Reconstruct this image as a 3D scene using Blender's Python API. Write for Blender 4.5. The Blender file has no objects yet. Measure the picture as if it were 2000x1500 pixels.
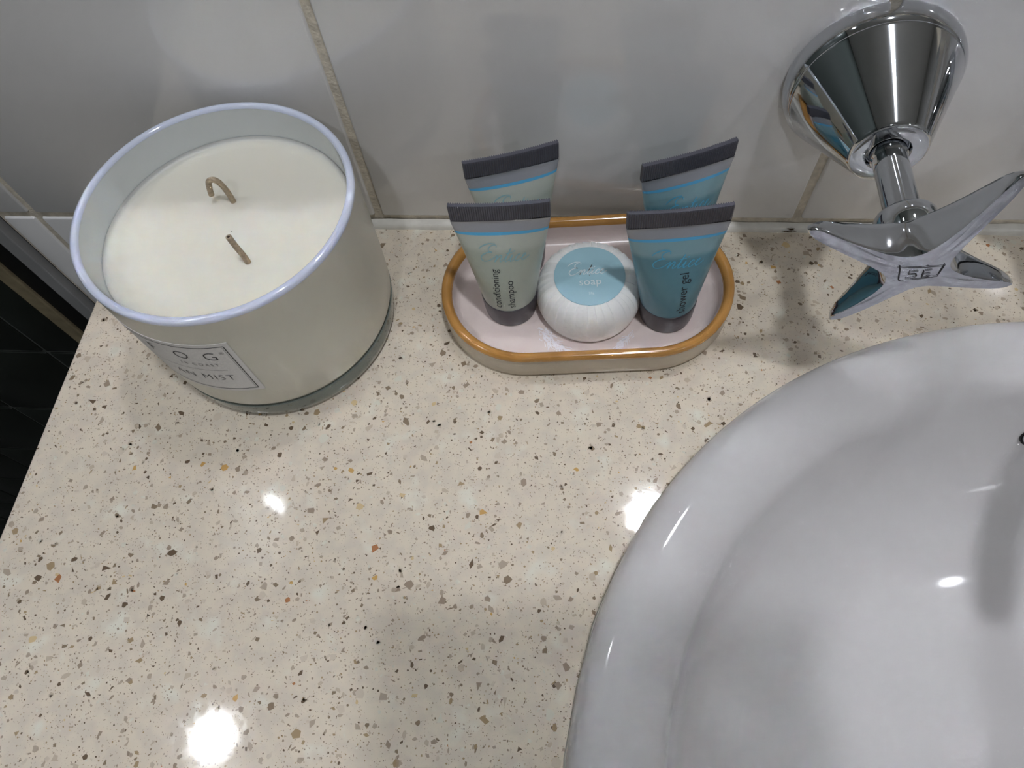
import bpy, bmesh, math, random
from mathutils import Matrix, Vector

PI = math.pi
S = bpy.context.scene
COL = S.collection
rng = random.Random(7)

# ------------------------------------------------------------------ camera
cam_d = bpy.data.cameras.new('camera')
cam = bpy.data.objects.new('camera', cam_d)
COL.objects.link(cam)
cam_d.sensor_fit = 'HORIZONTAL'
cam_d.sensor_width = 36.0
cam_d.lens = 36.0 * 1333.78 / 2000.0
cam_d.clip_start = 0.01
cam_d.clip_end = 50
_rot = Matrix.Rotation(0.1900, 4, 'Z') @ Matrix.Rotation(0.4764, 4, 'X') @ Matrix.Rotation(-0.1400, 4, 'Z')
cam.matrix_world = Matrix.Translation((0.0971, -0.2215, 0.2642)) @ _rot
S.camera = cam

# ------------------------------------------------------------------ world, exposure, sampling quality
W = bpy.data.worlds.new('world')
S.world = W
W.use_nodes = True
W.node_tree.nodes['Background'].inputs[0].default_value = (0.8, 0.85, 0.9, 1)
W.node_tree.nodes['Background'].inputs[1].default_value = 0.02
S.view_settings.view_transform = 'Standard'
S.view_settings.look = 'None'
S.view_settings.gamma = 1.0
S.view_settings.use_curve_mapping = False
S.view_settings.exposure = 1.18
S.cycles.use_denoising = True
S.cycles.use_adaptive_sampling = True
S.cycles.adaptive_threshold = 0.03
S.cycles.adaptive_min_samples = 16
S.cycles.use_guiding = False
S.cycles.max_bounces = 8
S.cycles.diffuse_bounces = 4
S.cycles.glossy_bounces = 6
S.cycles.transmission_bounces = 8
S.cycles.sample_clamp_indirect = 0.0
S.cycles.blur_glossy = 0.0

CEIL = 1.5          # ceiling above the counter top
FLOOR = -0.86
# ceiling downlights: x, y, radiance
DOWNLIGHTS = [(-0.72, -0.284, 42.0), (0.31, -0.33, 115.0), (1.60, -1.48, 80.0), (0.10, -1.25, 72.0)]
LAMP_COL = (1.0, 1.03, 1.10)

# ------------------------------------------------------------------ materials
def lin(c):
    def f(v):
        v /= 255.0
        return v / 12.92 if v <= 0.04045 else ((v + 0.055) / 1.055) ** 2.4
    return (f(c[0]), f(c[1]), f(c[2]), 1.0)

def mat(name, rgb, rough=0.4, metal=0.0, spec=0.5, coat=0.0, trans=0.0, ior=1.5, sss=0.0, sss_r=0.005,
        noise=None, bump=None, emit=None):
    """noise=(scale, amount) varies the colour, bump=(scale, strength, distance) the relief"""
    m = bpy.data.materials.new(name)
    m.use_nodes = True
    nt = m.node_tree
    b = nt.nodes['Principled BSDF']
    b.inputs['Base Color'].default_value = lin(rgb)
    b.inputs['Roughness'].default_value = rough
    b.inputs['Metallic'].default_value = metal
    b.inputs['Specular IOR Level'].default_value = spec
    b.inputs['IOR'].default_value = ior
    b.inputs['Coat Weight'].default_value = coat
    b.inputs['Coat Roughness'].default_value = 0.05
    b.inputs['Transmission Weight'].default_value = trans
    if sss:
        b.inputs['Subsurface Weight'].default_value = sss
        b.inputs['Subsurface Radius'].default_value = (1, 0.9, 0.75)
        b.inputs['Subsurface Scale'].default_value = sss_r
    if noise or bump:
        tc = nt.nodes.new('ShaderNodeTexCoord')
    if noise:
        n = nt.nodes.new('ShaderNodeTexNoise')
        n.inputs['Scale'].default_value = noise[0]
        n.inputs['Detail'].default_value = 1
        r = nt.nodes.new('ShaderNodeMapRange')
        r.inputs['From Min'].default_value = 0.3
        r.inputs['From Max'].default_value = 0.7
        r.inputs['To Min'].default_value = 1 - noise[1]
        r.inputs['To Max'].default_value = 1 + noise[1]
        mx = nt.nodes.new('ShaderNodeMix')
        mx.data_type = 'RGBA'
        mx.blend_type = 'MULTIPLY'
        mx.inputs['Factor'].default_value = 1.0
        mx.inputs['A'].default_value = lin(rgb)
        nt.links.new(tc.outputs['Object'], n.inputs['Vector'])
        nt.links.new(n.outputs['Fac'], r.inputs['Value'])
        nt.links.new(r.outputs['Result'], mx.inputs['B'])
        nt.links.new(mx.outputs['Result'], b.inputs['Base Color'])
    if bump:
        n2 = nt.nodes.new('ShaderNodeTexNoise')
        n2.inputs['Scale'].default_value = bump[0]
        n2.inputs['Detail'].default_value = 1
        bp = nt.nodes.new('ShaderNodeBump')
        bp.inputs['Strength'].default_value = bump[1]
        bp.inputs['Distance'].default_value = bump[2]
        nt.links.new(tc.outputs['Object'], n2.inputs['Vector'])
        nt.links.new(n2.outputs['Fac'], bp.inputs['Height'])
        nt.links.new(bp.outputs['Normal'], b.inputs['Normal'])
    if emit:
        b.inputs['Emission Color'].default_value = (*emit[0], 1)
        b.inputs['Emission Strength'].default_value = emit[1]
    return m

M = {}
M['tile'] = mat('glazed_white_tile', (232, 231, 230), 0.09, spec=0.85, bump=(14, 0.10, 0.004))
M['grout'] = mat('beige_grout', (216, 207, 190), 0.85, noise=(300, 0.14), bump=(900, 0.5, 0.0006))
M['darktile'] = mat('black_tile', (30, 33, 29), 0.25, noise=(30, 0.2))
M['darkgrout'] = mat('dark_grey_grout', (74, 78, 74), 0.8, noise=(200, 0.1))
M['alu'] = mat('grey_aluminium', (150, 150, 150), 0.4)
M['blackseal'] = mat('black_rubber', (10, 10, 11), 0.5)
M['brownstrip'] = mat('olive_brown_strip', (140, 128, 102), 0.5, noise=(120, 0.15))
M['silicone'] = mat('white_silicone', (222, 219, 210), 0.35, noise=(180, 0.06), bump=(200, 0.25, 0.001))
M['grime'] = mat('brown_grime', (104, 88, 66), 0.7)
M['ceramic'] = mat('white_ceramic', (206, 204, 203), 0.07)
M['chrome'] = mat('chrome', (205, 208, 212), 0.045, metal=1.0)
M['chrome_satin'] = mat('worn_chrome', (190, 192, 200), 0.22, metal=1.0, noise=(400, 0.08), bump=(600, 0.15, 0.0004))
M['engrave'] = mat('dark_engraving', (52, 50, 52), 0.5, metal=0.4)
M['mirror'] = mat('mirror_silver', (235, 238, 238), 0.0, metal=1.0)
M['paint'] = mat('white_paint', (228, 226, 221), 0.7)
M['roomwall'] = mat('pale_wall', (190, 188, 183), 0.4)
M['greenwall'] = mat('grey_green_wall', (96, 104, 100), 0.3)
M['floor'] = mat('dark_floor', (48, 50, 48), 0.4, noise=(20, 0.1))
M['cabinet'] = mat('white_cabinet', (214, 212, 208), 0.35)
M['lamp'] = mat('lamp_lens', (255, 255, 255), 0.5)
M['jar'] = mat('milky_glass', (205, 203, 190), 0.28, sss=0.35, sss_r=0.004)
M['jarrim'] = mat('milky_glass_rim', (214, 221, 240), 0.06, sss=0.5, sss_r=0.003, coat=0.5)
M['jarin'] = mat('milky_glass_inside', (208, 213, 214), 0.12, sss=0.3, sss_r=0.003)
M['glass'] = mat('glass_with_painted_light', (186, 198, 190), 0.03, trans=0.72, ior=1.5)  # partly diffuse: the pale tint stands in for light passing through the base
M['wax'] = mat('ivory_wax', (233, 229, 215), 0.42, sss=0.7, sss_r=0.006, bump=(60, 0.06, 0.002))
M['wick'] = mat('waxed_wick', (178, 160, 134), 0.5, noise=(900, 0.2), bump=(1800, 0.5, 0.0004))
M['char'] = mat('charred_tip', (62, 42, 34), 0.8)
M['paper'] = mat('label_paper', (216, 214, 212), 0.6, noise=(1500, 0.03))
M['ink'] = mat('dark_ink', (42, 42, 44), 0.6)
M['ink_grey'] = mat('grey_ink', (128, 126, 124), 0.6)
M['tray_out'] = mat('beige_glaze', (204, 192, 172), 0.28, noise=(90, 0.04))
M['tray_in'] = mat('mauve_glaze', (228, 213, 207), 0.22, noise=(70, 0.03))
M['tray_rim'] = mat('mustard_glaze', (192, 140, 74), 0.14, noise=(110, 0.12), coat=0.3)
M['print'] = mat('white_print', (240, 236, 240), 0.4)
M['cap'] = mat('charcoal_plastic', (66, 64, 70), 0.30)
M['crimp'] = mat('grey_crimp', (86, 86, 95), 0.35)
M['band'] = mat('silver_grey_band', (162, 164, 170), 0.25, metal=0.2)
M['stripe'] = mat('bright_blue_stripe', (92, 178, 222), 0.35)
M['script_blue'] = mat('blue_script_ink', (88, 178, 212), 0.35)
M['script_teal'] = mat('pale_teal_script_ink', (140, 184, 192), 0.35)
M['print_black'] = mat('black_print', (28, 34, 44), 0.4)
M['soap'] = mat('white_tissue_wrap', (248, 247, 244), 0.55, sss=0.3, sss_r=0.002, bump=(700, 0.2, 0.0005))
M['sticker'] = mat('pale_blue_sticker', (168, 208, 220), 0.4, noise=(60, 0.03))
M['sticker_ink'] = mat('white_sticker_ink', (232, 242, 244), 0.45)

def liquid_mat(name, low, high, level, soft):
    """translucent tube: the filling shows up to a level, paler plastic above it"""
    m = mat(name, low, 0.28, sss=0.45, sss_r=0.004, coat=0.15)
    nt = m.node_tree
    b = nt.nodes['Principled BSDF']
    tc = nt.nodes.new('ShaderNodeTexCoord')
    sx = nt.nodes.new('ShaderNodeSeparateXYZ')
    mr = nt.nodes.new('ShaderNodeMapRange')
    mr.inputs['From Min'].default_value = level - soft
    mr.inputs['From Max'].default_value = level + soft
    mx = nt.nodes.new('ShaderNodeMix')
    mx.data_type = 'RGBA'
    mx.inputs['A'].default_value = lin(low)
    mx.inputs['B'].default_value = lin(high)
    nt.links.new(tc.outputs['Object'], sx.inputs[0])
    nt.links.new(sx.outputs['Z'], mr.inputs['Value'])
    nt.links.new(mr.outputs['Result'], mx.inputs['Factor'])
    nt.links.new(mx.outputs['Result'], b.inputs['Base Color'])
    return m
M['shampoo'] = liquid_mat('pearl_shampoo', (176, 184, 172), (192, 198, 188), 0.046, 0.0012)
M['gel'] = liquid_mat('blue_gel', (98, 146, 160), (140, 176, 184), 0.046, 0.0012)

def stone_mat():
    m = mat('beige_quartz_stone', (226, 211, 188), 0.08, spec=0.3)
    nt = m.node_tree
    b = nt.nodes['Principled BSDF']
    tc = nt.nodes.new('ShaderNodeTexCoord')
    def noise(scale, lo, hi, detail=2):
        n = nt.nodes.new('ShaderNodeTexNoise')
        n.inputs['Scale'].default_value = scale
        n.inputs['Detail'].default_value = detail
        r = nt.nodes.new('ShaderNodeMapRange')
        r.inputs['From Min'].default_value = lo
        r.inputs['From Max'].default_value = hi
        nt.links.new(tc.outputs['Object'], n.inputs['Vector'])
        nt.links.new(n.outputs['Fac'], r.inputs['Value'])
        return r.outputs['Result']
    def mix(a, bcol, fac):
        x = nt.nodes.new('ShaderNodeMix')
        x.data_type = 'RGBA'
        if isinstance(a, tuple):
            x.inputs['A'].default_value = a
        else:
            nt.links.new(a, x.inputs['A'])
        x.inputs['B'].default_value = bcol
        nt.links.new(fac, x.inputs['Factor'])
        return x.outputs['Result']
    c = mix(lin((222, 210, 190)), lin((214, 203, 186)), noise(140, 0.42, 0.62))
    c = mix(c, lin((226, 222, 206)), noise(75, 0.60, 0.74))
    c = mix(c, lin((168, 146, 118)), noise(1500, 0.66, 0.74, 3))
    nt.links.new(c, b.inputs['Base Color'])
    v = nt.nodes.new('ShaderNodeTexVoronoi')
    v.inputs['Scale'].default_value = 420
    nt.links.new(tc.outputs['Object'], v.inputs['Vector'])
    sp = nt.nodes.new('ShaderNodeSeparateColor')
    nt.links.new(v.outputs['Color'], sp.inputs[0])
    rr = nt.nodes.new('ShaderNodeMapRange')
    rr.inputs['To Min'].default_value = 0.035
    rr.inputs['To Max'].default_value = 0.10
    nt.links.new(sp.outputs[0], rr.inputs['Value'])
    nt.links.new(rr.outputs['Result'], b.inputs['Roughness'])
    return m
M['stone'] = stone_mat()
CHIP_COLS = [(160, 143, 124), (140, 123, 102), (108, 92, 74), (178, 162, 142), (196, 181, 160), (208, 195, 176),
             (216, 211, 194), (166, 144, 112), (200, 160, 98), (176, 122, 82), (210, 186, 142)]
CHIPS = [mat('stone_chip_%s' % n, c, 0.07, spec=0.3, noise=(500, 0.08)) for n, c in
         zip('taupe umber dark_brown grey_beige pale_grey paler_grey milky ochre_grey amber rust honey'.split(), CHIP_COLS)]

# ------------------------------------------------------------------ mesh helpers
def link(name, me, m=None, parent=None, smooth=False):
    o = bpy.data.objects.new(name, me)
    COL.objects.link(o)
    if m is not None and len(me.materials) == 0:
        me.materials.append(m)
    if parent is not None:
        o.parent = parent
    if smooth:
        me.shade_smooth()
    return o

def mesh(name, verts, faces, m=None, parent=None, smooth=False):
    me = bpy.data.meshes.new(name)
    me.from_pydata([tuple(v) for v in verts], [], faces)
    bm = bmesh.new()
    bm.from_mesh(me)
    bmesh.ops.recalc_face_normals(bm, faces=bm.faces[:])
    bm.to_mesh(me)
    bm.free()
    return link(name, me, m, parent, smooth)

def sharp(o, ang=35):
    """smooth shading with edges sharper than the angle kept crisp"""
    o.data.shade_smooth()
    bm = bmesh.new()
    bm.from_mesh(o.data)
    for e in bm.edges:
        e.smooth = len(e.link_faces) == 2 and e.calc_face_angle(0) < math.radians(ang)
    bm.to_mesh(o.data)
    bm.free()
    return o

def box(name, x0, x1, y0, y1, z0, z1, m, parent=None, bev=0.0, seg=2):
    bm = bmesh.new()
    bmesh.ops.create_cube(bm, size=1)
    for v in bm.verts:
        v.co = Vector((x0 + (v.co.x + .5) * (x1 - x0), y0 + (v.co.y + .5) * (y1 - y0), z0 + (v.co.z + .5) * (z1 - z0)))
    if bev:
        bmesh.ops.bevel(bm, geom=bm.edges[:], offset=bev, segments=seg, affect='EDGES', profile=0.5)
    me = bpy.data.meshes.new(name)
    bm.to_mesh(me)
    bm.free()
    return link(name, me, m, parent)

def loft(name, rings, m, parent=None, cap0=False, cap1=False, smooth=True, closed=True):
    n = len(rings[0])
    v = [p for r in rings for p in r]
    f = []
    for i in range(len(rings) - 1):
        for j in range(n if closed else n - 1):
            k = (j + 1) % n
            f.append((i * n + j, i * n + k, (i + 1) * n + k, (i + 1) * n + j))
    if cap0:
        f.append(tuple(range(n)))
    if cap1:
        f.append(tuple((len(rings) - 1) * n + j for j in range(n)))
    return mesh(name, v, f, m, parent, smooth)

def lathe(name, prof, m, parent=None, axis='Z', n=96, cap0=False, cap1=False, ang=35, centre=(0, 0, 0)):
    """prof: (radius, height) pairs; axis Z, or Y for a profile running along world Y"""
    rings = []
    for r, h in prof:
        ring = []
        for i in range(n):
            a = 2 * PI * i / n
            if axis == 'Z':
                ring.append((centre[0] + r * math.cos(a), centre[1] + r * math.sin(a), centre[2] + h))
            else:
                ring.append((centre[0] + r * math.cos(a), centre[1] + h, centre[2] + r * math.sin(a)))
        rings.append(ring)
    return sharp(loft(name, rings, m, parent, cap0, cap1), ang)

def crom(pts, sub=6):
    out = []
    P = [pts[0]] + list(pts) + [pts[-1]]
    for i in range(1, len(P) - 2):
        for s in range(sub):
            t = s / sub
            out.append(tuple(0.5 * (2 * b + (c - a) * t + (2 * a - 5 * b + 4 * c - d) * t * t + (3 * b - a - 3 * c + d) * t ** 3)
                             for a, b, c, d in zip(P[i - 1], P[i], P[i + 1], P[i + 2])))
    out.append(tuple(pts[-1]))
    return out

def tube(name, path, radii, m, parent=None, n=12, cap=True):
    pts = [Vector(p) for p in path]
    rings = []
    up = Vector((0.123, 0.456, 0.88)).normalized()
    for i, p in enumerate(pts):
        t = (pts[min(i + 1, len(pts) - 1)] - pts[max(i - 1, 0)]).normalized()
        a = t.cross(up).normalized()
        b = t.cross(a).normalized()
        r = radii[i] if isinstance(radii, (list, tuple)) else radii
        rings.append([tuple(p + a * r * math.cos(2 * PI * j / n) + b * r * math.sin(2 * PI * j / n)) for j in range(n)])
    return loft(name, rings, m, parent, cap, cap)

def thing(name, label, cat, loc=(0, 0, 0), rot=(0, 0, 0), group=None):
    o = bpy.data.objects.new(name, None)
    COL.objects.link(o)
    o.location = loc
    o.rotation_euler = rot
    o.empty_display_size = 0.01
    tag(o, label, cat, group)
    return o

def tag(o, label, cat, group=None):
    o['label'] = label
    o['category'] = cat
    if group:
        o['group'] = group
    return o

def struct(o):
    o['kind'] = 'structure'
    return o

def dup(root, loc, rot, label):
    r = root.copy()
    COL.objects.link(r)
    r.location = loc
    r.rotation_euler = rot
    r['label'] = label
    for ch in list(root.children):
        c = ch.copy()
        COL.objects.link(c)
        c.parent = r
        for g in list(ch.children):
            d = g.copy()
            COL.objects.link(d)
            d.parent = c
    return r

# flat lettering as 2-D triangles, mapped on to a surface by a function
def text2d(s, height=1.0, spacing=1.0, res=3, thin=0.0):
    cu = bpy.data.curves.new('t', 'FONT')
    cu.body = s
    cu.size = 1.0
    cu.space_character = spacing
    cu.resolution_u = res
    cu.offset = -thin
    ob = bpy.data.objects.new('t', cu)
    COL.objects.link(ob)
    bpy.context.view_layer.update()
    me = ob.evaluated_get(bpy.context.evaluated_depsgraph_get()).to_mesh()
    V = [(v.co.x, v.co.y) for v in me.vertices]
    F = [tuple(p.vertices) for p in me.polygons]
    bpy.data.objects.remove(ob)
    bpy.data.curves.remove(cu)
    x0 = min(v[0] for v in V)
    x1 = max(v[0] for v in V)
    return [((x - x0) * height, y * height) for x, y in V], F, (x1 - x0) * height

def strokes2d(strokes, w):
    V, F = [], []
    for si, st in enumerate(strokes):
        n = len(st)
        b = len(V)
        e0 = (si % 24) * 0.000003      # strokes that cross lie one above the other
        for i, p in enumerate(st):
            a = st[max(i - 1, 0)]
            c = st[min(i + 1, n - 1)]
            dx, dy = c[0] - a[0], c[1] - a[1]
            L = math.hypot(dx, dy) or 1
            ww = w * (0.45 + 0.55 * math.sin(PI * min(max(i / (n - 1), .12), .88)))
            V += [(p[0] - dy / L * ww, p[1] + dx / L * ww, e0), (p[0] + dy / L * ww, p[1] - dx / L * ww, e0)]
        for i in range(n - 1):
            F.append((b + 2 * i, b + 2 * i + 1, b + 2 * i + 3, b + 2 * i + 2))
    return V, F

_SCRIPT = [
    [(-.5, 1.9), (-.2, 2.35), (.6, 2.75), (1.5, 2.72)],
    [(1.75, 2.2), (1.65, 2.55), (1.1, 2.5), (.75, 2.05), (.95, 1.6), (1.35, 1.5), (.75, 1.4), (.2, .95), (.15, .4), (.55, .02), (1.15, .1), (1.7, .5), (2.05, .95)],
    [(2.05, .95), (2.2, 1.0), (2.15, .5), (2.1, .0), (2.3, .55), (2.65, 1.0), (2.85, .85), (2.75, .25), (2.85, .0), (3.15, .25)],
    [(3.15, .25), (3.5, .9), (3.8, 2.0), (3.55, .9), (3.45, .2), (3.6, .0), (3.95, .3)],
    [(3.3, 1.25), (3.7, 1.32), (4.15, 1.4)],
    [(3.95, .3), (4.25, 1.0), (4.15, .25), (4.3, .0), (4.65, .3)],
    [(4.3, 1.45), (4.36, 1.55), (4.42, 1.62)],
    [(5.35, .8), (5.2, 1.0), (4.9, .75), (4.8, .3), (4.95, .02), (5.25, .08), (5.6, .4)],
    [(5.6, .4), (6.0, .7), (6.05, .98), (5.8, .85), (5.7, .35), (5.85, .02), (6.2, .1), (6.7, .55)],
]
def script2d(width, w):
    st = [[(x + .32 * y, y) for x, y in crom(s, 6)] for s in _SCRIPT]
    k = width / 8.0
    V, F = strokes2d([[(x * k, y * k) for x, y in s] for s in st], w)
    cx = (min(v[0] for v in V) + max(v[0] for v in V)) / 2
    return [(x - cx, y, e) for x, y, e in V], F

def decal(name, VF, fn, m, parent):
    V, F = VF[0], VF[1]
    return mesh(name, [fn(*v) for v in V], F, m, parent)

# ------------------------------------------------------------------ the room
X_EDGE = -0.2045
ROOM = (-1.05, 2.0, -2.1)   # x0, x1, y0

def tiled_wall(name, xs, zs, gap, depth, tile_m, grout_m, bev):
    w = struct(box(name, xs[0], xs[-1], 0.0012, 0.05, zs[0], zs[-1], grout_m))
    cache = {}
    for i in range(len(xs) - 1):
        for j in range(len(zs) - 1):
            ww, hh = xs[i + 1] - xs[i] - gap, zs[j + 1] - zs[j] - gap
            key = (round(ww, 5), round(hh, 5))
            if key not in cache:
                t = box('tile', -ww / 2, ww / 2, 0, depth, -hh / 2, hh / 2, tile_m, w, bev, 3)
                sharp(t, 50)
                cache[key] = t.data
            else:
                t = link('tile', cache[key], None, w)
            t.location = ((xs[i] + xs[i + 1]) / 2, 0, (zs[j] + zs[j + 1]) / 2)
    return w

tiled_wall('wall_back', [X_EDGE, -0.183, 0.0, 0.2, 0.4, 0.6, 0.8, 1.0, 1.2, 1.4, 1.6, 1.8, 2.0],
           [FLOOR, -0.5955, -0.2955, 0.0045, 0.3045, 0.6045, 0.9045, 1.2045, CEIL], 0.0038, 0.006, M['tile'], M['grout'], 0.0012)
dx = [ROOM[0], -0.919, -0.813, -0.707, -0.601, -0.495, -0.389, -0.283, -0.2475]
dz = [FLOOR] + [-0.765 + 0.1035 * i for i in range(22)] + [CEIL]
tiled_wall('wall_back_dark', dx, dz, 0.003, 0.006, M['darktile'], M['darkgrout'], 0.0008)
struct(box('trim_1', -0.2155, -0.2062, -0.004, 0.05, FLOOR, CEIL, M['alu'], None, 0.0008))
struct(box('trim_2', -0.2360, -0.2157, 0.001, 0.05, FLOOR, CEIL, M['blackseal'], None, 0.0005))
struct(box('trim_3', -0.2473, -0.2362, -0.001, 0.05, FLOOR, CEIL, M['brownstrip'], None, 0.001))
struct(box('trim_4', -0.2062, X_EDGE, 0.002, 0.05, FLOOR, CEIL, M['blackseal']))
struct(box('floor', ROOM[0] - .05, ROOM[1] + .05, ROOM[2] - .05, 0.05, FLOOR - .05, FLOOR, M['floor']))
struct(box('ceiling', ROOM[0] - .05, ROOM[1] + .05, ROOM[2] - .05, 0.05, CEIL, CEIL + .05, M['paint']))
struct(box('wall_left', ROOM[0] - .05, ROOM[0], ROOM[2], 0.0, FLOOR, CEIL, M['greenwall']))
struct(box('wall_right', ROOM[1], ROOM[1] + .05, ROOM[2], 0.0, FLOOR, CEIL, M['roomwall']))
struct(box('wall_front', ROOM[0], ROOM[1], ROOM[2] - .05, ROOM[2], FLOOR, CEIL, M['roomwall']))
# door in the wall behind the photographer
d = struct(box('door_1', 0.45, 1.25, ROOM[2], ROOM[2] + .035, FLOOR, FLOOR + 2.05, M['cabinet'], None, 0.004))
lathe('door_handle', [(0.0, 0.06), (0.024, 0.055), (0.026, 0.045), (0.012, 0.03), (0.012, 0.0)], M['chrome'], d, 'Y', 32, centre=(0.53, ROOM[2] + .035, FLOOR + 1.0))

# silicone bead where the counter meets the tiles
CX0, CX1, CY0 = -0.1346, 0.743, -0.47
n = 120
rings = []
for i in range(n + 1):
    x = CX0 + (CX1 - CX0) * i / n
    wob = 0.00025 * math.sin(x * 90) + 0.0002 * math.sin(x * 233 + 1)
    r = 0.0030 + wob
    rings.append([(x, 0.0008, 0), (x, -r, 0), (x, -r * .93, r * .45), (x, -r * .68, r * .8), (x, -r * .25, r * 1.05), (x, 0.0008, r * 1.12)])
bead = struct(loft('trim_5', rings, M['silicone'], None, True, True, False))
sharp(bead, 60)
V, F = [], []
for k in range(9):     # grime caught in the bead under the tile joint
    cx, cz = 0.1985 + rng.uniform(-.004, .003), rng.uniform(.0012, .0030)
    b = len(V)
    m_ = 7
    for j in range(m_):
        a = 2 * PI * j / m_
        V.append((cx + rng.uniform(.0005, .0016) * math.cos(a), -0.00325 + .0006 * (cz > .002), cz + rng.uniform(.0002, .0005) * math.sin(a)))
    F.append(tuple(range(b, b + m_)))
mesh('grime_spots', V, F, M['grime'], bead)['kind'] = 'stuff'

# wall mirror above the basin
mir = thing('wall_mirror', 'large plain bathroom mirror fixed to the tiled wall above the taps', 'mirror', (0.3, 0, 0.19))
box('mirror_backing', -0.535, 0.62, -0.010, 0.0, 0.0, 1.0, M['cabinet'], mir)
box('mirror_glass', -0.535, 0.62, -0.015, -0.0102, 0.0, 1.0, M['mirror'], mir)

# ceiling downlights
DL = ['ceiling downlight nearest the left dark tiled wall', 'ceiling downlight straight above the wash basin',
      'ceiling downlight farthest to the right of the room', 'ceiling downlight in the middle of the room behind the basin']
for (x, y, e), lab in zip(DOWNLIGHTS, DL):
    t = thing('ceiling_downlight', 'round white ' + lab, 'downlight', (x, y, CEIL), group='ceiling downlights')
    lathe('trim_ring', [(0.052, 0.0), (0.052, -0.004), (0.054, -0.006), (0.064, -0.004), (0.066, 0.0)], M['paint'], t, n=48)
    lathe('lens', [(0.0005, -0.0012), (0.05, -0.0012)], M['lamp'], t, n=48, cap0=True)
    ld = bpy.data.lights.new('lamp_light', 'AREA')
    ld.shape = 'DISK'
    ld.size = 0.10
    ld.energy = e * PI * PI * 0.05 ** 2
    ld.color = LAMP_COL
    lo = bpy.data.objects.new('lamp_light', ld)
    COL.objects.link(lo)
    lo.parent = t
    lo.location = (0, 0, -0.003)

# ------------------------------------------------------------------ vanity: cabinet, stone counter, basin
BX, BY, BA, BB = 0.2943, -0.2440, 0.1955, 0.1885
cab = thing('vanity_cabinet', 'white vanity cabinet standing under the speckled stone counter', 'cabinet', (0.3043, -0.225, FLOOR))
hw, zt = 0.425, -FLOOR - 0.041
for nm, a in (('side_panel', (-hw, -hw + .018)), ('side_panel', (hw - .018, hw))):
    box(nm, a[0], a[1], -0.22, 0.22, 0, zt, M['cabinet'], cab, 0.001)
box('back_panel', -hw + .018, hw - .018, 0.20, 0.218, 0, zt, M['cabinet'], cab)
box('bottom_panel', -hw + .018, hw - .018, -0.22, 0.20, 0.08, 0.1, M['cabinet'], cab)
box('plinth', -hw + .018, hw - .018, -0.18, -0.165, 0, 0.08, M['blackseal'], cab)
for s in (-1, 1):
    dr = box('door', min(s * .003, s * (hw - .003)), max(s * .003, s * (hw - .003)), -0.238, -0.22, 0.09, zt - .004, M['cabinet'], cab, 0.0015)
    box('handle', s * .03 - .006, s * .03 + .006, -0.262, -0.238, zt - .2, zt - .06, M['chrome'], dr, 0.003)

counter = thing('stone_counter', 'polished beige stone counter flecked with grey, brown and amber chips', 'counter')
def ellipse(a, s=1.0):
    return (BX + BA * s * math.cos(a), BY + BB * s * math.sin(a))
angs = sorted([2 * PI * i / 128 for i in range(128)] +
              [math.atan2(y - BY, x - BX) % (2 * PI) for x in (CX0, CX1) for y in (CY0, 0.0)])
def rect_hit(a, e=0.0):
    c, s = math.cos(a), math.sin(a)
    t = 1e9
    if c > 1e-9: t = min(t, (CX1 - e - BX) / c)
    if c < -1e-9: t = min(t, (CX0 + e - BX) / c)
    if s > 1e-9: t = min(t, (0.0 - e - BY) / s)
    if s < -1e-9: t = min(t, (CY0 + e - BY) / s)
    return (BX + t * c, BY + t * s)
TH = 0.04
rings = [[(*ellipse(a, .93), -TH) for a in angs], [(*ellipse(a, .93), 0) for a in angs],
         [(*rect_hit(a, .0006), 0) for a in angs], [(*rect_hit(a, .00015), -.0002) for a in angs], [(*rect_hit(a, 0), -.0008) for a in angs],
         [(*rect_hit(a, 0), -TH) for a in angs], [(*ellipse(a, .93), -TH) for a in angs]]
slab = loft('slab', rings, M['stone'], counter, smooth=False)

# chips of stone set into the polished surface
def chip_outline(r, size, elong):
    n = r.choice((3, 4, 4, 5, 5, 6))
    a0 = r.uniform(0, 2 * PI)
    th = r.uniform(0, PI)
    pts = []
    for i in range(n):
        a = a0 + 2 * PI * (i + r.uniform(-.3, .3)) / n
        q = size * r.uniform(.72, 1.08)
        x, y = q * math.cos(a), q * math.sin(a) / elong
        pts.append((x * math.cos(th) - y * math.sin(th), x * math.sin(th) + y * math.cos(th)))
    return pts
def on_top(x, y, e):
    if not (CX0 + e < x < CX1 - e and CY0 + e < y < -0.003 - e * .5):
        return False
    return math.hypot((x - BX) / (BA + e), (y - BY) / (BB + e)) > 0.97
def pick(r, big):
    return r.choices(range(11), (20, 13, 8 if big else 16, 22, 22, 16, 12, 7, 1.2, 0.7, 2.0))[0]
small_v, small_f, small_m = [], [], []
def add_small(x, y, size, elong, mi, z):
    b = len(small_v)
    pts = chip_outline(rng, size, elong)
    small_v.extend((x + a, y + c, z) for a, c in pts)
    small_f.append(tuple(range(b, b + len(pts))))
    small_m.append(mi)
AREA = (CX1 - CX0) * -CY0
for _ in range(int(AREA * 330000)):
    x, y = rng.uniform(CX0, CX1), rng.uniform(CY0, 0)
    s = 0.00016 + 0.00034 * rng.random() ** 2
    if on_top(x, y, s):
        add_small(x, y, s, rng.choice((1, 1.6, 2.8)), rng.choices((0, 1, 2, 3, 7), (4, 3, 1.5, 3, 4))[0], 0.000006)
for _ in range(int(AREA * 75000)):
    x, y = rng.uniform(CX0, CX1), rng.uniform(CY0, 0)
    s = 0.00045 + 0.0009 * rng.random() ** 2.2
    if on_top(x, y, s):
        add_small(x, y, s, rng.choice((1, 1.3, 1.8, 3.0)), pick(rng, False), 0.000011)
big = []
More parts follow.
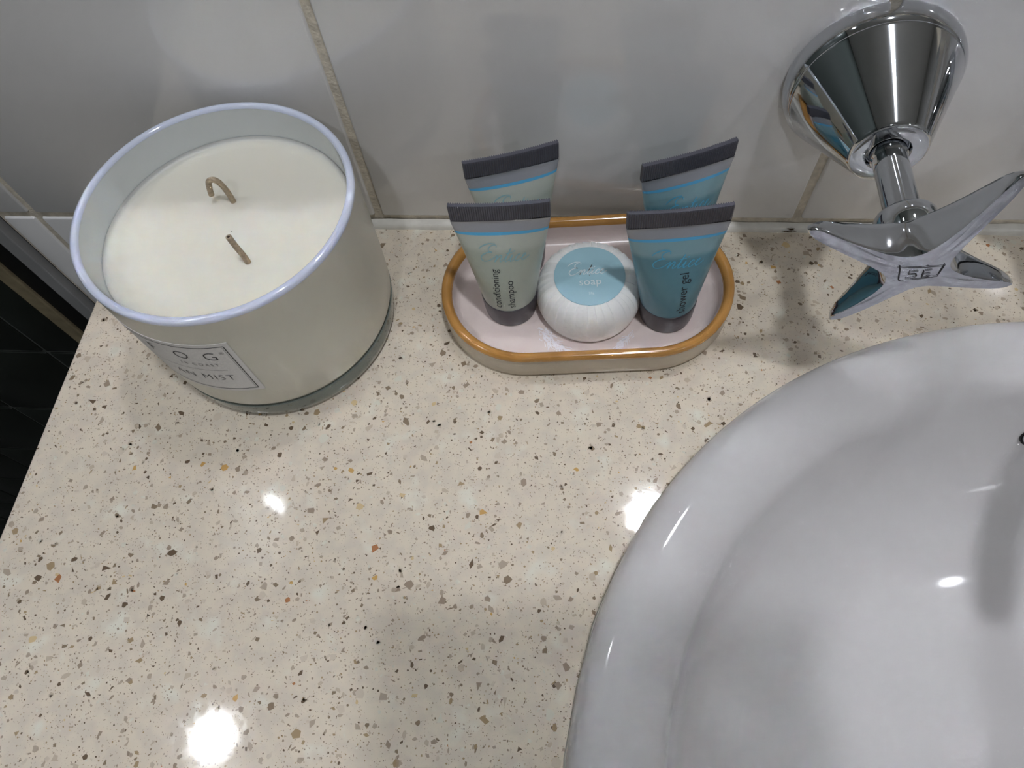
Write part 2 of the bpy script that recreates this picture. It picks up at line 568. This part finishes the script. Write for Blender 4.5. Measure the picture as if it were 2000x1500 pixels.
for _ in range(int(AREA * 7000)):
    x, y = rng.uniform(CX0, CX1), rng.uniform(CY0, 0)
    s = 0.0012 + 0.0011 * rng.random() ** 1.6
    if on_top(x, y, s * 1.1):
        big.append((x, y, s, rng.choice((1, 1.2, 1.4, 1.8)), pick(rng, True)))
for x, y, s, mi in ((-0.0871, -0.1330, .0016, 8), (-0.0574, -0.1300, .0017, 8), (0.0071, -0.1300, .0016, 8), (0.0133, -0.1452, .0019, 10),
                    (0.0299, -0.1395, .0016, 10), (0.0218, -0.1615, .0022, 9), (0.0238, -0.1730, .0014, 8), (-0.0085, -0.1830, .0013, 9),
                    (0.0447, -0.2130, .0014, 10), (-0.0203, -0.2180, .0014, 8), (-0.0383, -0.1052, .0016, 8), (0.0029, -0.0990, .0017, 10),
                    (0.0700, -0.2190, .0022, 7)):
    big.append((x, y, s, 1.25, mi))
def in_view(x, y):
    return CX0 <= x <= 0.30 and y > -0.262
vis = sorted([b for b in big if in_view(b[0], b[1])], key=lambda b: -b[2])
solo = vis[:285]
solo_set = set(id(b) for b in solo)
shape_cache = {}
for b in big:
    if id(b) not in solo_set:
        add_small(b[0], b[1], b[2], b[3], b[4], 0.000016)
for b in solo:
    x, y, s, e, mi = b
    key = (rng.randrange(3), e, mi)
    if key not in shape_cache:
        pts = chip_outline(random.Random(str(key)), 1.0, e)
        k = len(pts)
        me = bpy.data.meshes.new('stone_chip')
        me.from_pydata([(a, c, 0.0) for a, c in pts] + [(a * .97, c * .97, 0.00002) for a, c in pts], [],
                       [tuple(range(k, 2 * k))] + [(j, (j + 1) % k, k + (j + 1) % k, k + j) for j in range(k)])
        me.materials.append(CHIPS[mi])
        shape_cache[key] = me
    o = link('stone_chip', shape_cache[key], None, counter)
    o.location = (x, y, 0)
    o.scale = (s, s, 1)
    o.rotation_euler = (0, 0, rng.uniform(0, 2 * PI))
me = bpy.data.meshes.new('fine_chips')
me.from_pydata(small_v, [], small_f)
for c in CHIPS:
    me.materials.append(c)
me.polygons.foreach_set('material_index', small_m)
fc = link('fine_chips', me, None, counter)
fc['kind'] = 'stuff'

# wash basin
basin = thing('wash_basin', 'glossy white oval ceramic basin set into the stone counter', 'basin', (BX, BY, 0))
PROF = [(0.845, -0.035), (0.880, -0.022), (0.905, -0.008), (0.920, 0.0002), (0.950, 0.0004), (0.985, 0.0004), (0.998, 0.0010), (1.002, 0.004), (1.000, 0.008), (0.990, 0.0115), (0.970, 0.0140), (0.945, 0.0150), (0.915, 0.0143),
        (0.885, 0.0118), (0.860, 0.0082), (0.843, 0.0042), (0.832, -0.0010), (0.820, -0.0100), (0.803, -0.0220), (0.775, -0.0380), (0.735, -0.0530),
        (0.680, -0.0670), (0.600, -0.0800), (0.500, -0.0900), (0.380, -0.0975), (0.250, -0.1020), (0.105, -0.1045), (0.095, -0.108),
        (0.095, -0.118), (0.25, -0.114), (0.5, -0.102), (0.70, -0.080), (0.80, -0.055), (0.84, -0.03)]
pr = crom(PROF, 3)
rings = []
for s, z in pr:
    rings.append([(BA * s * math.cos(2 * PI * i / 160), BB * s * math.sin(2 * PI * i / 160), z) for i in range(160)])
bowl = loft('bowl', rings, M['ceramic'], basin)
# bead of sealant round the foot of the rim
rings = []
for i in range(160):
    a = 2 * PI * i / 160
    k = 0.0012 + 0.0003 * math.sin(a * 23) + 0.0002 * math.sin(a * 51 + 2)
    c, s = math.cos(a), math.sin(a)
    P = lambda e, z: ((BA * .998 + e) * c, (BB * .998 + e) * s, z)
    rings.append([P(-.001, 0.00003), P(k, 0.00003), P(k * .6, k * .5), P(-.0006, k * .9)])
rings.append(rings[0])
loft('sealant', rings, M['silicone'], basin)
lathe('drain_ring', [(0.0195, -0.1038), (0.0200, -0.1028), (0.0188, -0.1020), (0.0145, -0.1035), (0.0145, -0.108)], M['chrome'], basin, n=48)
lathe('drain_plug', [(0.0005, -0.1020), (0.008, -0.1024), (0.0132, -0.104), (0.0132, -0.109)], M['chrome'], basin, n=48, cap0=True)
# overflow ring on the back of the bowl
ov = lathe('overflow_ring', [(0.0022, 0.0), (0.0022, -0.0006), (0.0031, -0.0012), (0.0040, -0.0010), (0.0044, -0.0002), (0.0044, 0.001)], M['chrome'], basin, 'Y', 40)
OVZ = -0.024
_i = min(range(len(PROF)), key=lambda k: abs(PROF[k][1] - OVZ) if k < 20 else 9)
ov_y = BB * 0.8000
ov.location = (0.0030, ov_y - .0005, OVZ)
ov.rotation_euler = (math.radians(-24), 0, 0)
lp = lathe('overflow_gap', [(0.0042, 0.0004), (0.0051, -0.0003), (0.0051, 0.0012)], M['blackseal'], basin, 'Y', 40)
lp.location = ov.location
lp.rotation_euler = ov.rotation_euler

# ------------------------------------------------------------------ taps and spout
def cone_tap(name, label, loc, spin):
    t = thing(name, label, 'tap', loc, group='wall taps with star handles')
    lathe('escutcheon', [(0.0290, 0.0), (0.0298, -0.0010), (0.0302, -0.0030), (0.0298, -0.0060), (0.0284, -0.0084), (0.0281, -0.0087), (0.0281, -0.0091), (0.0277, -0.0096),
                         (0.0130, -0.0376), (0.0125, -0.0384), (0.0118, -0.0388), (0.0073, -0.0388), (0.0070, -0.0384), (0.0070, -0.030)],
          M['chrome'], t, 'Y', 128)
    lathe('spindle', [(0.0050, -0.025), (0.0068, -0.0255), (0.0068, -0.0372), (0.0060, -0.0378), (0.0060, -0.0408), (0.0055, -0.0414), (0.0055, -0.074)], M['chrome'], t, 'Y', 64)
    L = 0.0378
    # star outline in the X-Z plane: four tapering arms with rounded tips and fillets between them
    out = []
    for k in range(4):
        a = spin + k * PI / 2
        ux, uz = math.cos(a), math.sin(a)
        vx, vz = -uz, ux
        arm = []
        for s, w in ((0.0105, 0.0040), (0.0140, 0.0033), (0.0190, 0.0028), (0.0250, 0.0024), (0.0310, 0.0021), (0.0345, 0.0018), (0.0365, 0.0013), (L, 0.0)):
            arm.append((s, -w))
        pts = arm + [(s, -w) for s, w in reversed(arm[:-1])]
        for s, w in pts:
            out.append((s * ux + w * vx, s * uz + w * vz, s))
        nux, nuz = vx, vz          # fillet towards the next arm
        c0, c1 = (0.0105, 0.0040), (0.0040, 0.0105)
        for q in (0.2, 0.4, 0.6, 0.8):
            p = [(1 - q) ** 2 * c0[i] + 2 * q * (1 - q) * 0.0050 + q * q * c1[i] for i in (0, 1)]
            out.append((p[0] * ux + p[1] * nux, p[0] * uz + p[1] * nuz, math.hypot(*p)))
    def front(s): return -0.0882 + 0.0052 * (s / L) ** 2
    def depth(s):
        u = min(max((s - 0.006) / (L - 0.006), 0), 1)
        return 0.0150 * (1 - u) ** 0.9 + 0.0034 * u
    rings = [[(x, front(s), z) for x, z, s in out]]
    for u, k in ((0.05, 1.012), (0.14, 1.02), (0.4, 1.015), (0.75, 0.99), (0.93, 0.955), (1.0, 0.90)):
        rings.append([(x * k, front(s) + depth(s) * u, z * k) for x, z, s in out])
    h = loft('handle', rings, M['chrome'], t, False, True)
    sharp(h, 42)
    # flat worn front face, slightly inside the edge
    n_ = len(out)
    V = [(0, front(0) - 0.00012, 0)] + [(x * .5, front(s * .5) - 0.00012, z * .5) for x, z, s in out] + [(x, front(s) - 0.00005, z) for x, z, s in out]
    F = [(0, 1 + i, 1 + (i + 1) % n_) for i in range(n_)] + [(1 + i, 1 + n_ + i, 1 + n_ + (i + 1) % n_, 1 + (i + 1) % n_) for i in range(n_)]
    fp = mesh('handle_face', V, F, M['chrome_satin'], h, True)
    lathe('hub', [(0.0060, -0.0660), (0.0088, -0.0664), (0.0094, -0.0675), (0.0094, -0.0715), (0.0086, -0.0745), (0.0060, -0.0760)], M['chrome'], t, 'Y', 64)
    # engraved mark in the middle of the face
    st = [[(-.0096, .0010), (-.0086, .0006), (-.0074, -.0030), (-.0066, -.0050), (-.0052, -.0052)],
          [(-.0092, .0012), (-.0060, .0010), (-.0030, .0012), (.0000, .0016), (.0022, .0019)],
          [(.0022, .0026), (.0023, .0010), (.0026, -.0030)],
          [(-.0052, -.0044), (-.0030, -.0043), (.0000, -.0036), (.0026, -.0028)],
          [(-.0052, -.0006), (-.0054, -.0020), (-.0036, -.0018), (-.0030, -.0028), (-.0038, -.0036), (-.0054, -.0038)],
          [(-.0052, -.0006), (-.0034, -.0003)],
          [(-.0020, -.0002), (-.0016, -.0018), (-.0012, -.0036)],
          [(-.0018, -.0001), (.0000, .0002)], [(-.0016, -.0018), (.0002, -.0014)], [(-.0012, -.0034), (.0008, -.0030)]]
    k = 1.12
    V, F = strokes2d([crom([(x * k + .0035, z * k + .0016) for x, z in s], 4) for s in st], 0.00020)
    mesh('engraved_mark', [(x, front(math.hypot(x, z)) - 0.00028 - e, z) for x, z, e in V], F, M['engrave'], h)
    return t
tapA = cone_tap('wall_tap', 'chrome star handled wall tap with conical base, beside the soap tray', (0.2022, 0, 0.0850), math.radians(70))
tapB = dup(tapA, (0.4064, 0, 0.0850), (0, math.radians(25), 0), 'chrome star handled wall tap on the far right side of the spout')
sp = thing('basin_spout', 'chrome wall spout reaching out over the basin between the taps', 'spout', (0.3043, 0, 0.0850))
lathe('flange', [(0.0290, 0.0), (0.0300, -0.002), (0.0298, -0.006), (0.0190, -0.024), (0.0105, -0.030)], M['chrome'], sp, 'Y', 64)
tube('pipe', crom([(0, -0.01, 0), (0, -0.07, 0.003), (0, -0.128, 0.001), (0, -0.160, -0.010), (0, -0.169, -0.026)], 6), 0.0095, M['chrome'], sp, 28)

# ------------------------------------------------------------------ jar candle
JX, JY, JR, JH = -0.0360, -0.0565, 0.0524, 0.0794
jar = thing('jar_candle', 'two wick ivory candle in a milky glass jar with a white label', 'candle', (JX, JY, 0))
lathe('glass_jar', [(0.0470, 0.0125), (0.0490, 0.0122), (0.0508, 0.0128), (0.0516, 0.0150), (0.0521, 0.0300), (0.0524, 0.0600), (0.0524, 0.0776)], M['jar'], jar, n=128, ang=60)
lathe('jar_rim', [(0.0524, 0.0772), (0.0525, 0.0782), (0.0521, 0.0790), (0.0512, 0.0794), (0.0502, 0.0793), (0.0496, 0.0787), (0.0494, 0.0778)], M['jarrim'], jar, n=128, ang=70)
lathe('jar_inside', [(0.0494, 0.0780), (0.0492, 0.0700), (0.0490, 0.0560)], M['jarin'], jar, n=128)
lathe('glass_base', [(0.0002, 0.0010), (0.0440, 0.0010), (0.0475, 0.0002), (0.0492, 0.0006), (0.0504, 0.0024), (0.0511, 0.0060), (0.0515, 0.0118), (0.0490, 0.01195), (0.0002, 0.0119)],
      M['glass'], jar, n=128, ang=45)
lathe('wax', [(0.0002, 0.0624), (0.0300, 0.0624), (0.0440, 0.0626), (0.0470, 0.0629), (0.0484, 0.0636), (0.04895, 0.0645), (0.04895, 0.0580), (0.0489, 0.0140), (0.0002, 0.0136)], M['wax'], jar, n=128, ang=80)
def wick(pts, cap_at):
    p = crom([(x - JX, y - JY, z) for x, y, z in pts], 8)
    o = tube('wick', p, 0.00115, M['wick'], jar, 12)
    e = Vector(p[-1]); d_ = (Vector(p[-1]) - Vector(p[-3])).normalized()
    tube('wick_tip', [tuple(e - d_ * .0001), tuple(e + d_ * .0002)], [0.0006, 0.0004], M['char'], o, 8)
wick([(-0.0393, -0.0413, 0.0615), (-0.0391, -0.0414, 0.0665), (-0.0397, -0.0416, 0.0722), (-0.0412, -0.0418, 0.0748), (-0.0436, -0.0420, 0.0742), (-0.0450, -0.0422, 0.0705), (-0.0458, -0.0423, 0.0672)], 0)
wick([(-0.0258, -0.0710, 0.0615), (-0.0258, -0.0711, 0.0668), (-0.0262, -0.0713, 0.0720), (-0.0266, -0.0712, 0.0775)], 0)
# paper label wrapped on the side of the jar
def jar_r(z): return 0.0516 + (z - .015) / .015 * .0005 if z < .03 else (0.0521 + (z - .03) * .01 if z < .06 else 0.0524)
def on_jar(arc, z, e):
    r = jar_r(z) + e
    a = arc / 0.0524
    return (r * math.cos(a), r * math.sin(a), z)
LA1, LA0, LZ0, LZ1 = math.radians(-76.3) * .0524, math.radians(-138) * .0524, 0.0288, 0.0648
na = 36
rings = []
for z, e in ((LZ0, 0.0), (LZ0, .00016), (0.035, .00016), (0.045, .00016), (0.055, .00016), (LZ1, .00016), (LZ1, 0.0)):
    rings.append([on_jar(LA0 + (LA1 - LA0) * i / na, z, e) for i in range(na + 1)])
lab = loft('paper_label', rings, M['paper'], jar, closed=False)
sharp(lab, 40)
def jar_decal(name, VF, arc0, z0, m, e=.00026):
    return decal(name, VF, lambda x, y: on_jar(arc0 + x, z0 + y, e), m, lab)
def line2d(x0, y0, x1, y1, w, n=24):
    V, F = [], []
    L = math.hypot(x1 - x0, y1 - y0)
    nx, ny = -(y1 - y0) / L * w / 2, (x1 - x0) / L * w / 2
    for i in range(n + 1):
        t = i / n
        x, y = x0 + (x1 - x0) * t, y0 + (y1 - y0) * t
        V += [(x + nx, y + ny), (x - nx, y - ny)]
    return V, [(2 * i, 2 * i + 1, 2 * i + 3, 2 * i + 2) for i in range(n)]
R_ = LA1 - 0.0021
for nm, a, mm in (('border_line', (R_, LZ0 + .002, R_, LZ1 - .002, .00034), 'ink'), ('border_line', (R_ - .0007, LZ0 + .0026, R_ - .0007, LZ1 - .0026, .00012), 'ink_grey'),
                  ('border_line', (LA0 + .002, LZ1 - .002, R_, LZ1 - .002, .00030), 'ink'), ('border_line', (LA0 + .002, LZ0 + .002, R_, LZ0 + .002, .00030), 'ink'),
                  ('divider_line', (LA0 + .010, 0.0462, R_ - .0055, 0.0462, .00016), 'ink_grey')):
    jar_decal(nm, line2d(*a), 0, 0, M[mm])
rad = lambda deg: math.radians(deg) * .0524
for ch, ang in (('F', -112.5), ('O', -99.2), ('G', -86.9)):
    V, F, w = text2d(ch, 0.0078, thin=.016)
    jar_decal('lettering', (V, F), rad(ang) - w / 2, 0.0540, M['ink'])
V, F, w = text2d('®', 0.0022)
jar_decal('lettering', (V, F), rad(-82.2), 0.0578, M['ink_grey'])
V, F, w = text2d('IA COAST', 0.0026, 1.4)
jar_decal('lettering', (V, F), rad(-86.2) - w, 0.0495, M['ink_grey'])
V, F, w = text2d('AN MIST', 0.0056, 1.2, thin=.016)
jar_decal('lettering', (V, F), rad(-84.4) - w, 0.0385, M['ink'])

# ------------------------------------------------------------------ soap tray
TX, TY, TA, TB, TT, TH_ = 0.1022, -0.0440, 0.0644, 0.0382, 0.078, 0.0156
tray = thing('soap_tray', 'oval ceramic tray with mustard rim and mauve inside holding toiletries', 'tray', (TX, TY, 0), (0, 0, TT))
def stadium(off, z, n=36):
    b, Lh = TB - off, TA - TB
    p = []
    for i in range(n + 1):
        a = -PI / 2 + PI * i / n
        p.append((Lh + b * math.cos(a), b * math.sin(a), z))
    for i in range(n + 1):
        a = PI / 2 + PI * i / n
        p.append((-Lh + b * math.cos(a), b * math.sin(a), z))
    return p
loft('tray_body', [stadium(o, z) for o, z in ((.006, .0008), (.0022, .0), (.0008, .0008), (.0002, .0025), (.0002, .0070), (.0004, .0112), (.0004, .0130))],
     M['tray_out'], tray, True)
loft('tray_rim', [stadium(o, z) for o, z in ((.0004, .0126), (.0000, .0134), (.0002, .0147), (.0012, .0155), (.0026, .0156), (.0038, .0150), (.0045, .0138), (.0047, .0126))],
     M['tray_rim'], tray)
loft('tray_dish', [stadium(o, z) for o, z in ((.0046, .0130), (.0050, .0100), (.0054, .0070), (.0062, .0050), (.0080, .0038), (.0105, .0034), (.020, .0033), (.0375, .0033))],
     M['tray_in'], tray, False, True)
# white feathery leaf print on the dish
def sprig(x0, y0, ang, length, n, spread):
    out = []
    for i in range(n):
        t = rng.random()
        bx = x0 + math.cos(ang) * length * t + rng.uniform(-1, 1) * spread * (1 - .5 * t)
        by = y0 + math.sin(ang) * length * t + rng.uniform(-1, 1) * spread * (1 - .5 * t)
        a = ang + rng.uniform(-.75, .75)
        l = rng.uniform(.0012, .0034)
        c = rng.uniform(-.4, .4)
        out.append(crom([(bx, by), (bx + l * .5 * math.cos(a + c), by + l * .5 * math.sin(a + c)), (bx + l * math.cos(a), by + l * math.sin(a))], 3))
    return out
st = sprig(-.0205, -.0170, -.85, .0160, 150, .0028) + sprig(.0190, -.0200, -2.3, .0095, 60, .0019)
st += [crom([(-.0215, -.0165), (-.0165, -.0215), (-.0115, -.0275)], 4), crom([(.0200, -.0185), (.0165, -.0225), (.0135, -.0265)], 4)]
V, F = strokes2d(st, 0.00018)
pm = mesh('leaf_print', [(x, y, 0.00338 + e) for x, y, e in V], F, M['print'], tray)
pm['kind'] = 'stuff'
DISH = 0.0034

# ------------------------------------------------------------------ wrapped soap
SR = 0.0232
soap = thing('wrapped_soap', 'round pleat wrapped white soap with a pale blue sticker', 'soap', (0.1035, -0.0462, DISH), (0, 0, 0.10))
NP = 34
NA = NP * 8
wid = [rng.uniform(.6, 1.4) for _ in range(NP)]
tot = sum(wid)
edges = [sum(wid[:i]) / tot for i in range(NP + 1)]
lift = [rng.uniform(.5, 1.3) for _ in range(NP)]
def pleat(u):
    for i in range(NP):
        if u < edges[i + 1]:
            f = (u - edges[i]) / (edges[i + 1] - edges[i])
            return lift[i] * (f - .5 if f < .93 else (.43 - (f - .93) / .07 * .93))
    return 0
sprof = [(0.10, .0196, 0), (0.50, .0197, 0.1), (0.66, .0195, .45), (0.76, .0189, .8), (0.85, .0176, 1), (0.92, .0156, 1), (0.97, .0128, .9), (1.0, .0092, .8), (0.995, .0058, .7),
         (0.965, .0026, .6), (0.92, .0006, .5), (0.85, .0002, .2), (0.1, .0002, 0)]
rings = []
for r, z, k in crom(sprof, 2):
    ring = []
    for i in range(NA):
        u = i / NA
        a = 2 * PI * u + (0.10 * (r - .6))
        p = pleat((u + .5 / NA) % 1.0) * k
        ring.append(((SR * r + .00030 * p) * math.cos(a), (SR * r + .00030 * p) * math.sin(a), max(z + .00062 * p, 0.0001)))
    rings.append(ring)
wr = loft('wrapper', rings, M['soap'], soap, True, True)
sharp(wr, 30)
st_o = lathe('sticker', [(0.0002, .02005), (0.0146, .02005), (0.0152, .0199), (0.0152, .0192)], M['sticker'], soap, n=72)
def on_soap(x, y, e=0): return (x, y, .02012 + e)
V, F = script2d(0.0195, 0.00024)
decal('lettering', ([(x - .0008, y + .0005, e) for x, y, e in V], F), on_soap, M['sticker_ink'], st_o)
V, F, w = text2d('soap', 0.0052)
decal('lettering', ([(x - w / 2, y - .0050) for x, y in V], F), on_soap, M['sticker_ink'], st_o)
V, F, w = text2d('20g', 0.0016)
decal('lettering', ([(x - w / 2, y - .0098) for x, y in V], F), on_soap, M['sticker_ink'], st_o)

# ------------------------------------------------------------------ toiletry tubes
CAPZ, BZ, STZ, CRZ, TOPZ, HWID = 0.0135, 0.0530, 0.0540, 0.0588, 0.0668, 0.0192
def sec(z):
    t = min(max((z - CAPZ) / (CRZ - CAPZ), 0), 1)
    return 0.0121 + (HWID - 0.0121) * t ** 1.05, max(0.0121 * (1 - t ** 1.55) ** .9, 0.0007)
def sec_ring(z, grow=0.0, n=72):
    ax, ay = sec(z)
    return [((ax + grow) * math.cos(2 * PI * i / n), (ay + grow) * math.sin(2 * PI * i / n), z) for i in range(n)]
def make_tube(name, label, body_m, script_m, words, group):
    t = thing(name, label, 'toiletry tube', group=group)
    cp = lathe('cap', [(0.0002, 0.0), (0.0108, 0.0), (0.0114, 0.0005), (0.0118, 0.0030), (0.0124, 0.0125), (0.0123, 0.0134), (0.0116, 0.0135), (0.0002, 0.0135)], M['cap'], t, n=64)
    zs = [CAPZ + (BZ - CAPZ) * i / 20 for i in range(21)]
    b = loft('tube_body', [sec_ring(z) for z in zs], body_m, t)
    loft('blue_stripe', [sec_ring(z, .00004) for z in (BZ - .0002, (BZ + STZ) / 2, STZ)], M['stripe'], t)
    loft('grey_band', [sec_ring(z, .00002) for z in (STZ, .0553, .0566, .0578, CRZ)], M['band'], t)
    # flattened, ribbed end seal
    NR = 44
    rings = []
    for z, th in ((CRZ - .0002, .0006), (CRZ + .0006, .0010), (TOPZ - .0003, .0010), (TOPZ, .0008)):
        fr, bk = [], []
        for i in range(NR * 2 + 1):
            x = -HWID + 2 * HWID * i / (NR * 2)
            rib = .00022 if i % 2 else -.00012
            bow = .0010 * (x / HWID) ** 2
            fr.append((x, -th - rib + bow, z + (.0003 * (i % 2) if z == TOPZ else 0)))
            bk.append((x, th + rib + bow, z + (.0003 * (i % 2) if z == TOPZ else 0)))
        rings.append(fr + bk[::-1])
    loft('end_seal', rings, M['crimp'], t, True, True, False)
    def on_tube(x, z, e=0):
        ax, ay = sec(z)
        return (x, -ay * math.sqrt(max(1 - (x / ax) ** 2, 0.02)) - .00010 - e, z)
    V, F = script2d(0.0235, 0.00024)
    decal('lettering', ([(x + .0005, y + .0414, e) for x, y, e in V], F), on_tube, script_m, b)
    for s, x0, ln in words:
        V, F, w = text2d(s, 1.0, 1.0)
        k = ln / w
        decal('lettering', ([(x0 - y * k * 1.0, .0160 + x * k) for x, y in V], F), on_tube, M['print_black'], b)
    return t
shA = make_tube('shampoo_tube', 'pearly grey conditioning shampoo tube standing nearest the tray front', M['shampoo'], M['script_teal'],
                [('conditioning', -.0028, .0218), ('shampoo', .0030, .0157)], 'shampoo tubes on the tray')
shA.location = (0.0688, -0.0490, DISH)
shA.rotation_euler = (0, math.radians(-0.5), math.radians(3.5))
dup(shA, (0.0712, -0.0236, DISH), (0, 0, math.radians(17)), 'pearly grey shampoo tube turned at an angle behind the other shampoo tube')
geA = make_tube('shower_gel_tube', 'blue shower gel tube standing upright at the tray front', M['gel'], M['script_blue'],
                [('shower gel', .0052, .0226)], 'shower gel tubes on the tray')
geA.location = (0.1380, -0.0508, DISH)
geA.rotation_euler = (0, math.radians(-3), math.radians(4.5))
dup(geA, (0.1408, -0.0232, DISH), (0, math.radians(-1), math.radians(20)), 'blue shower gel tube turned at an angle behind the other gel tube')

# ------------------------------------------------------------------ the phone the picture is taken with, held flat behind its own lens
phone = thing('smartphone', 'dark smartphone held level above the counter front to take the picture', 'phone')
phone.matrix_world = Matrix.Translation((0.0971, -0.2215, 0.2642)) @ _rot
pb = box('phone_body', -0.020, 0.142, -0.060, 0.016, 0.0030, 0.0110, M['cap'], phone, 0.0028, 3)
box('screen', -0.017, 0.139, -0.057, 0.013, 0.0109, 0.0113, M['blackseal'], phone)
for yy in (0.0, -0.022, -0.044):
    lathe('camera_lens', [(0.0002, 0.0024), (0.0060, 0.0024), (0.0066, 0.0028), (0.0066, 0.0034)], M['blackseal'], pb, n=32, centre=(0.0, yy, 0.0))
